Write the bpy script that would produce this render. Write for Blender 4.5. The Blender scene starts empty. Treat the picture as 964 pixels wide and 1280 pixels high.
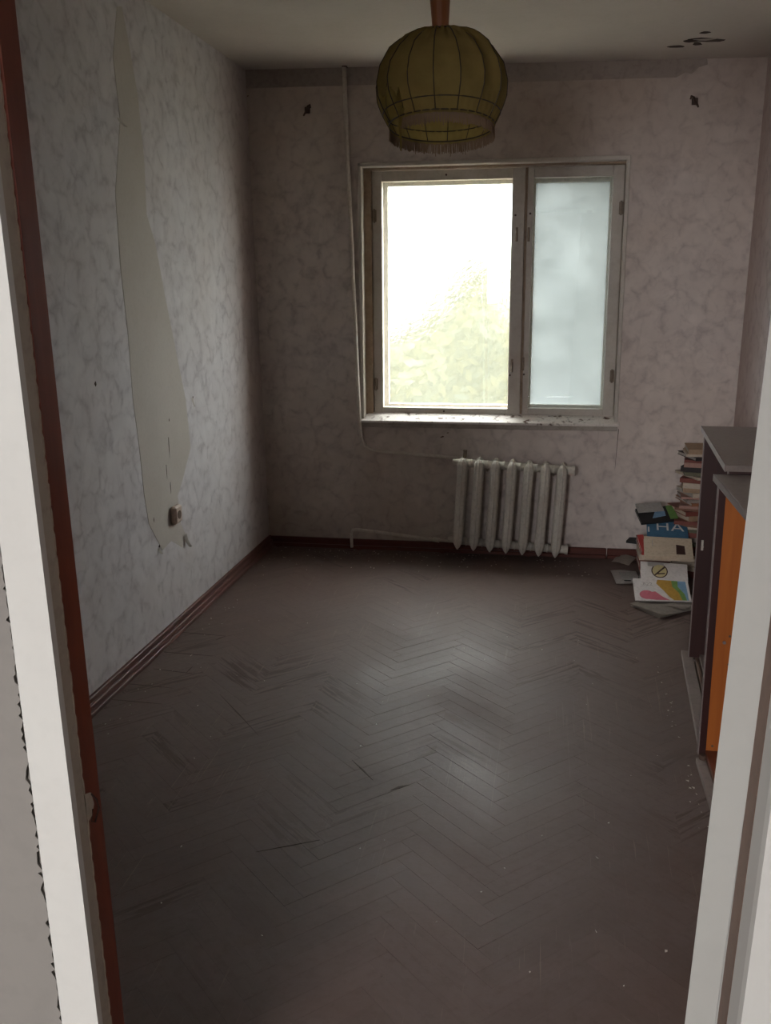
import bpy, bmesh, math, random
import numpy as np
from mathutils import Vector, Matrix, Euler
random.seed(7)
S = bpy.context.scene
C = S.collection

# ------------------------------------------------------------------ camera
YAW, PITCH, ROLL, FPX, CAMH = 0.1702, 0.2367, -0.0074, 1183.5, 1.45
cy, sy = math.cos(YAW), math.sin(YAW)
fwd = np.array([-sy*math.cos(PITCH), cy*math.cos(PITCH), -math.sin(PITCH)])
r0 = np.array([cy, sy, 0]); u0 = np.cross(r0, fwd)
rgt = math.cos(ROLL)*r0+math.sin(ROLL)*u0
upv = -math.sin(ROLL)*r0+math.cos(ROLL)*u0
cam = bpy.data.cameras.new('camera'); camo = bpy.data.objects.new('camera', cam); C.objects.link(camo)
m = Matrix.Identity(4)
for i in range(3):
    m[i][0] = rgt[i]; m[i][1] = upv[i]; m[i][2] = -fwd[i]
m[2][3] = CAMH
camo.matrix_world = m
cam.sensor_fit = 'VERTICAL'; cam.sensor_height = 36; cam.lens = FPX/1280*36; cam.clip_start = 0.02
S.camera = camo

def P(px, py, ax, v):
    """photo pixel -> point where its sight line meets the plane axis ax = v"""
    d = fwd+rgt*(px-482)/FPX-upv*(py-640)/FPX
    o = np.array([0, 0, CAMH]); t = (v-o[ax])/d[ax]
    return o+t*d

# ------------------------------------------------------------------ world, light, exposure
S.view_settings.view_transform = 'Standard'; S.view_settings.look = 'None'
S.view_settings.gamma = 1; S.view_settings.use_curve_mapping = False
S.view_settings.exposure = 0.0
w = bpy.data.worlds.new('overcast_sky'); S.world = w; w.use_nodes = True
nt = w.node_tree; nt.nodes.clear()
tc = nt.nodes.new('ShaderNodeTexCoord'); sx = nt.nodes.new('ShaderNodeSeparateXYZ')
nt.links.new(tc.outputs['Generated'], sx.inputs[0])
mr = nt.nodes.new('ShaderNodeMapRange'); mr.inputs['From Min'].default_value = 0; mr.inputs['From Max'].default_value = 1
mr.inputs['To Min'].default_value = 28.0; mr.inputs['To Max'].default_value = 84.0     # overcast: zenith about three times the horizon
nt.links.new(sx.outputs[2], mr.inputs['Value'])
bg = nt.nodes.new('ShaderNodeBackground'); bg.inputs['Color'].default_value = (0.985, 0.965, 0.97, 1)
nt.links.new(mr.outputs[0], bg.inputs['Strength'])
wo = nt.nodes.new('ShaderNodeOutputWorld'); nt.links.new(bg.outputs[0], wo.inputs[0])

def portal(name, loc, rot, sx_, sy_):
    l = bpy.data.lights.new(name, 'AREA'); l.shape = 'RECTANGLE'; l.size = sx_; l.size_y = sy_
    l.cycles.is_portal = True
    o = bpy.data.objects.new(name, l); o.location = loc; o.rotation_euler = rot; C.objects.link(o)
    return o
YB = 5.059            # back wall face
portal('sky_portal_room', (-0.31, YB+0.42, 1.39), (math.radians(-90), 0, 0), 1.5, 1.5)
portal('sky_portal_hall', (-1.10, -2.35, 1.72), (math.radians(90), 0, 0), 1.0, 1.15)

# ------------------------------------------------------------------ helpers
def link(o): C.objects.link(o); return o
def obj(name, bm, mat, parent=None, smooth=False):
    me = bpy.data.meshes.new(name); bm.to_mesh(me); bm.free()
    for mm in (mat if isinstance(mat, (list, tuple)) else [mat]): me.materials.append(mm)
    if smooth:
        for p in me.polygons: p.use_smooth = True
    o = bpy.data.objects.new(name, me); o.parent = parent
    return link(o)
def tag(o, label, cat, group=None, kind=None):
    o['label'] = label
    if cat: o['category'] = cat
    if group: o['group'] = group
    if kind: o['kind'] = kind
    return o
def thing(name, label, cat, loc=(0, 0, 0), rot=(0, 0, 0), group=None):
    o = bpy.data.objects.new(name, None); o.location = loc; o.rotation_euler = rot; link(o)
    o.empty_display_size = 0.1
    return tag(o, label, cat, group)
def struct(name, bm, mat, parent=None, label=None):
    o = obj(name, bm, mat, parent); o['kind'] = 'structure'
    if label: o['label'] = label
    return o
def box(bm, x0, x1, y0, y1, z0, z1, bev=0, mi=0):
    vs = [bm.verts.new((x, y, z)) for x in (x0, x1) for y in (y0, y1) for z in (z0, z1)]
    fs = [(0, 1, 3, 2), (4, 6, 7, 5), (0, 4, 5, 1), (2, 3, 7, 6), (0, 2, 6, 4), (1, 5, 7, 3)]
    ff = [bm.faces.new([vs[i] for i in f]) for f in fs]
    for f in ff: f.material_index = mi
    if bev:
        es = list({e for f in ff for e in f.edges})
        bmesh.ops.bevel(bm, geom=es, offset=bev, segments=1, affect='EDGES')
    return bm
def B(*a, **k): return box(bmesh.new(), *a, **k)
def hexa(bm, bot, top, mi=0):
    """bottom 4 points, top 4 points (same order)"""
    v = [bm.verts.new(p) for p in bot]+[bm.verts.new(p) for p in top]
    n = len(bot)
    fs = [bm.faces.new(v[:n][::-1]), bm.faces.new(v[n:])]
    for i in range(n): fs.append(bm.faces.new([v[i], v[(i+1) % n], v[n+(i+1) % n], v[n+i]]))
    for f in fs: f.material_index = mi
    bmesh.ops.recalc_face_normals(bm, faces=fs)
    return bm
def lean(bm, k, z0=0.0):
    for v in bm.verts: v.co.x += k*(v.co.z-z0)
    return bm
def tube(bm, pts, r, n=10, cap=True):
    pts = [Vector(p) for p in pts]; rings = []
    up = Vector((0.13, 0.2, 0.97)).normalized()
    for i, p in enumerate(pts):
        a = pts[max(i-1, 0)]; b = pts[min(i+1, len(pts)-1)]; t = (b-a).normalized()
        s = t.cross(up)
        if s.length < 1e-3: s = t.cross(Vector((1, 0, 0)))
        s.normalize(); q = t.cross(s)
        rr = r[i] if isinstance(r, (list, tuple)) else r
        rings.append([bm.verts.new(p+s*math.cos(2*math.pi*j/n)*rr+q*math.sin(2*math.pi*j/n)*rr) for j in range(n)])
    for A, D in zip(rings, rings[1:]):
        for j in range(n): bm.faces.new([A[j], A[(j+1) % n], D[(j+1) % n], D[j]])
    if cap: bm.faces.new(rings[0][::-1]); bm.faces.new(rings[-1])
    return bm
def lathe(bm, prof, n=32, cx=0, cy_=0):
    rings = [[bm.verts.new((cx+r*math.cos(2*math.pi*j/n), cy_+r*math.sin(2*math.pi*j/n), z)) for j in range(n)] for r, z in prof]
    for A, D in zip(rings, rings[1:]):
        for j in range(n): bm.faces.new([A[j], A[(j+1) % n], D[(j+1) % n], D[j]])
    bm.faces.new(rings[0][::-1]); bm.faces.new(rings[-1])
    bmesh.ops.recalc_face_normals(bm, faces=bm.faces)
    return bm
def prism(bm, outline, d, mi=0):
    """outline: points; d: thickness vector"""
    return hexa(bm, outline, [tuple(Vector(p)+Vector(d)) for p in outline], mi)

# ------------------------------------------------------------------ materials
class N:
    def __init__(s, name, rough=0.6, spec=0.4):
        s.m = bpy.data.materials.new(name); s.m.use_nodes = True; s.t = s.m.node_tree
        s.b = s.t.nodes['Principled BSDF']; s.b.inputs['Roughness'].default_value = rough
        s.b.inputs['Specular IOR Level'].default_value = spec
    def n(s, ty, **k):
        x = s.t.nodes.new('ShaderNode'+ty)
        for a, v in k.items(): setattr(x, a, v)
        return x
    def l(s, a, b): s.t.links.new(a, b)
    def coord(s, scale=(1, 1, 1), obj_=True):
        g = s.n('TexCoord') if obj_ else s.n('NewGeometry')
        mp = s.n('Mapping'); mp.inputs['Scale'].default_value = scale
        s.l(g.outputs['Object' if obj_ else 'Position'], mp.inputs[0]); return mp.outputs[0]
    def noise(s, co, sc, det=4, rough=.55, dist=0):
        x = s.n('TexNoise'); x.inputs['Scale'].default_value = sc; x.inputs['Detail'].default_value = det
        x.inputs['Roughness'].default_value = rough; x.inputs['Distortion'].default_value = dist
        s.l(co, x.inputs['Vector']); return x.outputs[0]
    def ramp(s, fac, stops):
        r = s.n('ValToRGB'); s.l(fac, r.inputs[0]); e = r.color_ramp.elements
        while len(e) < len(stops): e.new(0.5)
        for el, (p, c) in zip(e, stops):
            el.position = p; el.color = (c if isinstance(c, tuple) else (c, c, c))+(1,)
        return r.outputs[0]
    def mix(s, fac, a, b, mode='MIX'):
        x = s.n('Mix', data_type='RGBA', blend_type=mode)
        for sock, v in ((x.inputs[0], fac), (x.inputs[6], a), (x.inputs[7], b)):
            if hasattr(v, 'links'): s.l(v, sock)
            else: sock.default_value = v if isinstance(v, (int, float)) else tuple(v)+(1,)
        return x.outputs[2]
    def math(s, op, a, b=0):
        x = s.n('Math', operation=op)
        for sock, v in ((x.inputs[0], a), (x.inputs[1], b)):
            if hasattr(v, 'links'): s.l(v, sock)
            else: sock.default_value = v
        return x.outputs[0]
    def col(s, c):
        if hasattr(c, 'links'): s.l(c, s.b.inputs['Base Color'])
        else: s.b.inputs['Base Color'].default_value = tuple(c)+(1,)
        return s
    def bump(s, h, st=.3, d=.005):
        x = s.n('Bump'); x.inputs['Strength'].default_value = st; x.inputs['Distance'].default_value = d
        s.l(h, x.inputs['Height']); s.l(x.outputs[0], s.b.inputs['Normal']); return s

def grimy(name, c, c2=None, rough=.5, sc=6, amt=.35, fine=60, bump=.15, spec=.4, lo=.45, hi=.75, spot=.5):
    """paint/plaster with uneven grime"""
    a = N(name, rough, spec); co = a.coord(obj_=False)
    n1 = a.noise(co, sc, 5); n2 = a.noise(co, fine, 3)
    c2 = c2 or tuple(x*.55 for x in c)
    f = a.ramp(n1, [(lo, 0.0), (hi, 1.0)])
    f = a.math('MULTIPLY', f, amt)
    cc = a.mix(f, c, c2)
    sp = a.ramp(n2, [(.36, .75), (.5, 1.0)])
    cc = a.mix(spot, cc, a.mix(1.0, cc, sp, 'MULTIPLY'))
    a.col(cc); a.bump(n2, bump, .002); return a.m

def wallpaper(name, tint, stain=0):
    a = N(name, .75, .25); co = a.coord(obj_=False)
    # leafy marbled print: distorted cells plus brushy dabs
    nz = a.n('TexNoise'); nz.inputs['Scale'].default_value = 9; nz.inputs['Detail'].default_value = 3; a.l(co, nz.inputs['Vector'])
    sub = a.n('VectorMath', operation='MULTIPLY_ADD'); a.l(nz.outputs[1], sub.inputs[0])
    sub.inputs[1].default_value = (.10, .10, .10); a.l(co, sub.inputs[2])
    v = a.n('TexVoronoi', feature='F1'); v.inputs['Scale'].default_value = 10; a.l(sub.outputs[0], v.inputs['Vector'])
    v2 = a.n('TexVoronoi', feature='DISTANCE_TO_EDGE'); v2.inputs['Scale'].default_value = 9; a.l(sub.outputs[0], v2.inputs['Vector'])
    e = a.ramp(v2.outputs['Distance'], [(0.0, 1.0), (.15, .0)])
    d = a.ramp(v.outputs['Distance'], [(.12, 0.0), (.7, 1.0)])
    n2 = a.noise(co, 17, 3, .5, .4)
    dab = a.ramp(n2, [(.36, 0.0), (.66, 1.0)])
    v3 = a.n('TexVoronoi', feature='DISTANCE_TO_EDGE'); v3.inputs['Scale'].default_value = 19; a.l(sub.outputs[0], v3.inputs['Vector'])
    e3 = a.ramp(v3.outputs['Distance'], [(0.0, 1.0), (.12, .0)])
    k = a.math('MULTIPLY', e, a.math('MULTIPLY', dab, .62))
    k = a.math('ADD', k, a.math('MULTIPLY', a.math('MULTIPLY', e3, dab), .30))
    k = a.math('ADD', k, a.math('MULTIPLY', d, .26))
    k = a.math('ADD', k, a.math('MULTIPLY', dab, .10))
    base = tuple(x for x in tint); dark = tuple(x*y for x, y in zip(tint, (.66, .64, .66)))
    c = a.mix(k, base, dark)
    big = a.ramp(a.noise(co, 1.7, 4), [(.4, 0.0), (.68, 1.0)])
    c = a.mix(a.math('MULTIPLY', big, .22), c, (tint[0]*.8, tint[1]*.70, tint[2]*.6))
    if stain:   # brown damp staining low on the window wall, heavier leftward; browner toward the ceiling
        sp = a.n('SeparateXYZ'); a.l(co, sp.inputs[0])
        zz = a.n('MapRange'); a.l(sp.outputs[2], zz.inputs[0]); zz.inputs[1].default_value = .95; zz.inputs[2].default_value = .15
        xx = a.n('MapRange'); a.l(sp.outputs[0], xx.inputs[0]); xx.inputs[1].default_value = -.35; xx.inputs[2].default_value = -.8
        f = a.math('MULTIPLY', a.math('MULTIPLY', zz.outputs[0], xx.outputs[0]), a.ramp(a.noise(co, 3.1, 5), [(.3, .35), (.7, 1.0)]))
        c = a.mix(a.math('MULTIPLY', f, .6), c, (.30, .20, .13))
        zt = a.n('MapRange'); a.l(sp.outputs[2], zt.inputs[0]); zt.inputs[1].default_value = 1.6; zt.inputs[2].default_value = 2.5
        f2 = a.math('MULTIPLY', zt.outputs[0], a.ramp(a.noise(co, 1.3, 4), [(.3, .3), (.7, 1.0)]))
        c = a.mix(a.math('MULTIPLY', f2, .75), c, (.36, .26, .19))
    if not stain:   # rusty tone with the corner's light falloff painted into the paper colour
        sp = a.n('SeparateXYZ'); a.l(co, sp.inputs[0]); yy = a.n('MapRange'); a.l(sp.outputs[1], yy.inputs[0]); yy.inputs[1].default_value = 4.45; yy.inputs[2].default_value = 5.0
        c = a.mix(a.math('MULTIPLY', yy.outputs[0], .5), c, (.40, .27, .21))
    a.col(c)
    sv = a.math('ADD', a.math('MULTIPLY', n2, .6), a.math('MULTIPLY', v.outputs['Distance'], -.5))
    a.bump(sv, .25, .004); return a.m

def wood(name, c, c2, rough=.45, axis=2, sc=1.0, spec=.4):
    a = N(name, rough, spec); s = [26*sc]*3; s[axis] = 1.6*sc
    co = a.coord(tuple(s)); n1 = a.noise(co, 1.0, 5, .6, .8)
    c_ = a.mix(a.ramp(n1, [(.3, 0.0), (.7, 1.0)]), c, c2)
    a.col(c_); a.bump(n1, .1, .001); return a.m

def floorwood(name, island):
    a = N(name, .5, .28); co = a.coord(obj_=False)
    if island: g = a.n('NewGeometry'); rnd = g.outputs['Random Per Island']
    else: g = a.n('ObjectInfo'); rnd = g.outputs['Random']
    base = a.mix(rnd, (.100, .064, .053), (.113, .072, .060))
    n1 = a.noise(co, 2.2, 6, .6); n2 = a.noise(co, 38, 4, .65)
    # worn brown varnish between grey dust
    base = a.mix(a.math('MULTIPLY', a.ramp(n1, [(.42, 0.0), (.62, 1.0)]), .5), base, (.150, .112, .102))
    base = a.mix(a.math('MULTIPLY', a.ramp(n2, [(.5, 0.0), (.75, 1.0)]), .35), base, (.07, .045, .035))
    # some blocks have lost the finish and show dark
    dk = a.ramp(rnd, [(.80, 0.0), (.84, 1.0)])
    n3 = a.noise(co, 1.15, 2); reg = a.ramp(n3, [(.50, 0.0), (.6, 1.0)])
    def rotn(angle):
        m1 = a.n('Mapping'); m1.inputs['Rotation'].default_value = (0, 0, angle); a.l(co, m1.inputs[0])
        m2 = a.n('Mapping'); m2.inputs['Scale'].default_value = (5, 62, 1); a.l(m1.outputs[0], m2.inputs[0]); return a.noise(m2.outputs[0], 1.0, 4, .6, .3)
    sp = a.n('SeparateXYZ'); a.l(co, sp.inputs[0])
    par = a.math('LESS_THAN', a.math('FRACT', a.math('MULTIPLY', a.math('ADD', sp.outputs[0], .075+4.7), 1/.4695)), .5)
    gr = a.mix(par, rotn(math.pi/4), rotn(-math.pi/4))
    streak = a.ramp(gr, [(.47, 0.0), (.56, 1.0)])
    base = a.mix(a.math('MULTIPLY', a.ramp(gr, [(.5, 0.0), (.8, 1.0)]), .22), base, (.05, .03, .022))
    dk2 = a.ramp(rnd, [(.45, 0.0), (.5, 1.0)])
    spots = None
    for (wx, wy, wr) in [(.18, 3.75, .50), (.42, 4.15, .42), (-.95, 3.1, .45), (-.25, 2.75, .16), (.55, 2.6, .3)]:
        vd = a.n('VectorMath', operation='DISTANCE'); a.l(co, vd.inputs[0]); vd.inputs[1].default_value = (wx, wy, 0)
        mp = a.n('MapRange'); a.l(vd.outputs['Value'], mp.inputs[0]); mp.inputs[1].default_value = wr; mp.inputs[2].default_value = wr*.5
        spots = mp.outputs[0] if spots is None else a.math('MAXIMUM', spots, mp.outputs[0])
    dkm = a.math('MAXIMUM', a.math('MULTIPLY', dk, reg), a.math('MULTIPLY', dk2, spots))
    f = a.math('MULTIPLY', dkm, streak)
    base = a.mix(a.math('MULTIPLY', f, .72), base, (.045, .024, .017))
    # scratches running toward the window, thin and pale
    s1 = a.noise(a.coord((75, 1.6, 1), False), 1.0, 2, .5, 2.2)
    s2 = a.noise(co, 2.6, 3)
    sc = a.math('MULTIPLY', a.ramp(s1, [(.66, 0.0), (.69, 1.0)]), a.ramp(s2, [(.46, 0.0), (.58, 1.0)]))
    base = a.mix(a.math('MULTIPLY', sc, .22), base, (.30, .22, .17))
    a.col(base)
    r = a.ramp(n1, [(.35, .52), (.7, .70)]); a.l(r, a.b.inputs['Roughness'])
    a.bump(a.math('ADD', n2, a.math('MULTIPLY', n1, .6)), .22, .003); return a.m

M = {}
M['paper_back'] = wallpaper('wallpaper_back', (.74, .665, .615), 1)
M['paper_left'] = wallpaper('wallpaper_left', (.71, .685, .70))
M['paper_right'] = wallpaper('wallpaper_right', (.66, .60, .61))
M['plaster_patch'] = grimy('bare_plaster', (.55, .505, .46), (.48, .43, .38), .8, 4, .6, 70, spot=.15)
M['ceiling'] = grimy('ceiling_whitewash', (.58, .52, .47), (.46, .40, .35), .85, 1.5, .5, 40, spot=.1)
M['band'] = grimy('border_paint', (.42, .355, .31), (.32, .26, .22), .8, 3, .6, 40)
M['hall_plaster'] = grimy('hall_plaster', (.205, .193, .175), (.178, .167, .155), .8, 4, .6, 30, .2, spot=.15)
M['white'] = grimy('white_enamel', (.53, .53, .50), (.46, .44, .41), .38, 3, .3, 40, .05, spot=.08)
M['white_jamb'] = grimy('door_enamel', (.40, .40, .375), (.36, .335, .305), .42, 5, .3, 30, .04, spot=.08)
M['tan'] = grimy('old_cream_paint', (.36, .32, .26), (.30, .25, .2), .45, 8, .4, 60)
M['brown'] = wood('brown_oil_paint', (.17, .040, .019), (.10, .022, .012), .38)
M['brown_dark'] = grimy('dull_brown_paint', (.13, .075, .05), (.09, .05, .035), .5, 7, .5)  # dull brown for the right rebate, holes, smudges and small fittings
M['window_paint'] = grimy('window_enamel', (.58, .53, .47), (.42, .34, .27), .4, 12, .5, 80, spot=.2)
M['window_old'] = grimy('window_old_paint', (.42, .31, .22), (.24, .15, .09), .55, 14, .7, 70, .4)
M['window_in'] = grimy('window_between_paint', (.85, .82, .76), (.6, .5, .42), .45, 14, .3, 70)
M['sill'] = grimy('flaking_sill_paint', (.80, .74, .69), (.13, .07, .045), .6, 24, 1.0, 90, .5, .4, .56, .66)
M['sill_front'] = grimy('sill_face', (.45, .40, .35), (.30, .24, .19), .6, 14, .6)
M['radiator'] = grimy('radiator_enamel', (.66, .62, .55), (.48, .41, .34), .45, 10, .4, 60, .25)
M['pipe'] = grimy('pipe_enamel', (.66, .60, .53), (.48, .38, .29), .45, 12, .5, 60)
M['dark_gap'] = grimy('sooty_gap', (.05, .03, .022), None, .9, 12, .4)
M['baseboard'] = wood('baseboard_red_brown', (.13, .042, .028), (.07, .024, .018), .55, 1)
M['baseboard_x'] = wood('baseboard_red_brown_back', (.14, .04, .028), (.075, .024, .018), .38, 0)
M['floor_obj'] = floorwood('parquet', False)
M['floor_isl'] = floorwood('parquet_joined', True)
M['subfloor'] = grimy('subfloor_dust', (.035, .022, .016), None, .9, 10, .4)
M['metal_dark'] = grimy('rusty_metal', (.10, .06, .045), (.04, .02, .015), .55, 40, .6)
M['hinge'] = grimy('painted_metal', (.26, .20, .15), (.12, .08, .05), .5, 60, .6)
M['laminate_top'] = grimy('grey_brown_laminate', (.215, .175, .155), (.17, .135, .12), .38, 3, .4, 60, .03)
M['edge_band'] = grimy('pale_edge_band', (.20, .155, .145), (.14, .10, .09), .5, 30, .5)
M['dark_veneer'] = wood('dark_red_veneer', (.042, .012, .010), (.028, .008, .007), .45)
M['orange'] = wood('orange_veneer', (.42, .125, .022), (.33, .088, .015), .45)
M['orange_bottom'] = wood('bottom_shelf_veneer', (.16, .05, .025), (.10, .03, .018), .35, 1)
M['plinth'] = grimy('dusty_plinth', (.20, .155, .135), (.12, .085, .07), .6, 10, .5)
M['shade_top'] = None
M['cone'] = wood('turned_wood', (.36, .13, .045), (.25, .085, .03), .4)
M['wire'] = grimy('shade_wire', (.06, .04, .02), None, .5, 30, .3)
M['socket'] = grimy('socket_plastic', (.55, .43, .36), (.4, .3, .24), .4, 20, .4)

def fabric(name, c, tr=.35):
    a = N(name, .8, .1); co = a.coord((1, 1, 1)); n1 = a.noise(co, 9, 4); n2 = a.noise(co, 300, 2)
    cc = a.mix(a.ramp(n1, [(.35, 0.0), (.7, 1.0)]), c, tuple(x*.72 for x in c)); a.col(cc); a.bump(n2, .2, .001)
    t = a.n('BsdfTranslucent'); a.l(cc, t.inputs[0]); mx = a.n('MixShader'); mx.inputs[0].default_value = tr
    o = a.t.nodes['Material Output']; a.l(a.b.outputs[0], mx.inputs[1]); a.l(t.outputs[0], mx.inputs[2]); a.l(mx.outputs[0], o.inputs[0])
    return a.m
M['shade'] = fabric('olive_silk', (.36, .265, .09), .4)
M['shade_band'] = fabric('olive_silk_hem', (.36, .27, .10), .35)
M['fringe'] = fabric('dusty_fringe', (.32, .22, .145), .3)

def pane(name, haze, tcol, hcol, blur, var=.12):
    """dirty glass: clear part, softly scattering part, and white grime"""
    a = N(name); t = a.t; t.nodes.remove(a.b); co = a.coord(obj_=False)
    tr = a.n('BsdfTransparent'); tr.inputs[0].default_value = tcol+(1,)
    tl = a.n('BsdfTranslucent')
    n1 = a.noise(co, 5, 4); n2 = a.noise(co, 45, 3)
    hc = a.mix(a.ramp(n1, [(.35, 0.0), (.65, 1.0)]), hcol, tuple(x*.92 for x in hcol))
    sp = a.ramp(a.noise(co, 30, 2), [(.70, 0.0), (.76, 1.0)])
    hc = a.mix(a.math('MULTIPLY', sp, .35), hc, tuple(min(1, x*1.35) for x in hcol)); a.l(hc, tl.inputs[0])
    f = a.math('MULTIPLY_ADD', a.ramp(n1, [(.3, .0), (.7, 1.0)]), var); f.node.inputs[2].default_value = haze
    f2 = a.math('ADD', f, a.math('MULTIPLY', a.ramp(n2, [(.55, 0.0), (.75, 1.0)]), var*.6))
    rf = a.n('BsdfRefraction'); rf.inputs['IOR'].default_value = 1.45; rf.inputs['Roughness'].default_value = .25; rf.inputs[0].default_value = tcol+(1,)
    bp = a.n('Bump'); bp.inputs['Strength'].default_value = .35; bp.inputs['Distance'].default_value = .01; a.l(n2, bp.inputs['Height']); a.l(bp.outputs[0], rf.inputs['Normal'])
    m0 = a.n('MixShader'); m0.inputs[0].default_value = blur; a.l(tr.outputs[0], m0.inputs[1]); a.l(rf.outputs[0], m0.inputs[2])
    m1 = a.n('MixShader'); a.l(f2, m1.inputs[0]); a.l(m0.outputs[0], m1.inputs[1]); a.l(tl.outputs[0], m1.inputs[2])
    a.l(m1.outputs[0], t.nodes['Material Output'].inputs[0]); return a.m
M['pane_left'] = pane('fogged_glass', .20, (.93, .945, .94), (.080, .084, .070), .45)
M['pane_right'] = pane('frosted_glass', .935, (.86, .90, .92), (.132, .140, .138), .3, .03)
a_ = N('thin_clear_glass'); t_ = a_.n('BsdfTransparent'); t_.inputs[0].default_value = (.96, .98, .97, 1)
g_ = a_.n('BsdfGlossy'); g_.inputs['Roughness'].default_value = .02; mx_ = a_.n('MixShader'); mx_.inputs[0].default_value = .05
a_.l(t_.outputs[0], mx_.inputs[1]); a_.l(g_.outputs[0], mx_.inputs[2]); a_.l(mx_.outputs[0], a_.t.nodes['Material Output'].inputs[0]); M['clear'] = a_.m

def plain(name, c, rough=.6): return grimy(name, c, None, rough, 30, .25, 80, .05)

# ------------------------------------------------------------------ room shell
XL, XR, H, YN = -1.565, 0.953, 2.5, 1.09
BL, TL_ = -1.545, -1.583      # the left wall is out of plumb
ZL, ZR = 2.520, 2.472         # the ceiling sags to the right
YW = YB+0.36                   # outer face of the window wall
wx0, wx1, wz0, wz1 = -0.985, 0.352, 0.742, 2.036

bm = bmesh.new()
def wallpiece(x0, x1, z0, z1, z1b=None):
    z1b = z1 if z1b is None else z1b
    hexa(bm, [(x0, YB, z0), (x1, YB, z0), (x1, YW, z0), (x0, YW, z0)], [(x0, YB, z1), (x1, YB, z1b), (x1, YW, z1b), (x0, YW, z1)])
wallpiece(-1.9, wx0, -.05, 2.62); wallpiece(wx1, 1.3, -.05, 2.62)
wallpiece(wx0, wx1, -.05, wz0-.012); wallpiece(wx0, wx1, wz1, 2.62)
wb = struct('wall_back', bm, M['paper_back'])
# painted border under the ceiling, broken off where the paper runs up at the right
outl = [(-1.60, YB-.002, 2.432), (-.9, YB-.002, 2.424), (-.2, YB-.002, 2.408), (.56, YB-.002, 2.400), (.60, YB-.002, 2.42), (.63, YB-.002, 2.412), (.66, YB-.002, 2.44), (.70, YB-.002, 2.45), (.68, YB-.002, 2.56), (-1.60, YB-.002, 2.56)]
obj('border_strip', prism(bmesh.new(), outl, (0, .004, 0)), M['band'], wb)

bm = hexa(bmesh.new(), [(BL, YN-.05, -.02), (BL, YB+.05, -.02), (BL-.2, YB+.05, -.02), (BL-.2, YN-.05, -.02)],
          [(TL_, YN-.05, 2.62), (TL_, YB+.05, 2.62), (TL_-.2, YB+.05, 2.62), (TL_-.2, YN-.05, 2.62)])
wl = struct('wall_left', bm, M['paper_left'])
def WLX(z): return BL+(TL_-BL)*(z+.02)/2.64
def PL(px, py):   # photo point on the left wall
    x = XL
    for _ in range(4):
        p = P(px, py, 0, x); x = WLX(p[2])
    return p
pat = [(146, 8), (141, 70), (150, 150), (144, 240), (150, 330), (160, 420), (166, 500), (174, 560), (180, 618), (186, 655), (203, 688), (214, 676), (228, 684), (232, 668), (226, 655), (224, 640), (222, 620), (228, 600), (238, 560), (232, 500), (220, 440), (206, 370), (194, 305), (183, 268), (180, 200), (172, 120), (160, 50), (152, 8)]
pts = [PL(*q) for q in pat]
outl = [(WLX(p[2])+.0012, p[1], p[2]) for p in pts]
obj('peeled_patch', prism(bmesh.new(), outl, (-.01, 0, 0)), M['plaster_patch'], wl)
# curls of torn wallpaper
def flap(px, py, w_, h_, curl, name='torn_flap'):
    p = PL(px, py); bm = bmesh.new(); n = 6; rows = []
    for i in range(n):
        t = i/(n-1); ww = w_*(1-t*.8)
        o = curl*t*t
        rows.append([bm.verts.new((WLX(p[2])+.002+o, p[1]-ww/2, p[2]-h_*t)), bm.verts.new((WLX(p[2])+.002+o*1.4, p[1]+ww/2, p[2]-h_*t))])
    for A, D in zip(rows, rows[1:]): bm.faces.new([A[0], A[1], D[1], D[0]])
    bmesh.ops.solidify(bm, geom=bm.faces[:], thickness=.0008)
    return obj(name, bm, M['plaster_patch'], wl)
flap(231, 668, .05, .055, .02); flap(149, 148, .05, .03, .02); flap(240, 497, .02, .04, .008); flap(198, 685, .03, .025, .012)
# nail holes and cracks in the plaster
def blot(parent, mat, pts3, d, name):
    return obj(name, prism(bmesh.new(), pts3, d), mat, parent)
for (px, py, w_, h_) in [(211, 560, .004, .09), (211, 525, .006, .012), (241, 497, .007, .012), (199, 683, .012, .012), (119, 480, .012, .018), (208, 590, .003, .06), (213, 610, .003, .05), (192, 650, .005, .02)]:
    p = PL(px, py); x = WLX(p[2])+.002
    blot(wl, M['dark_gap'], [(x, p[1]-w_/2, p[2]+h_*.1), (x, p[1], p[2]-h_/2), (x, p[1]+w_/2, p[2]-h_*.1), (x, p[1]+w_*.2, p[2]+h_/2)], (-.004, 0, 0), 'plaster_crack')

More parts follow.
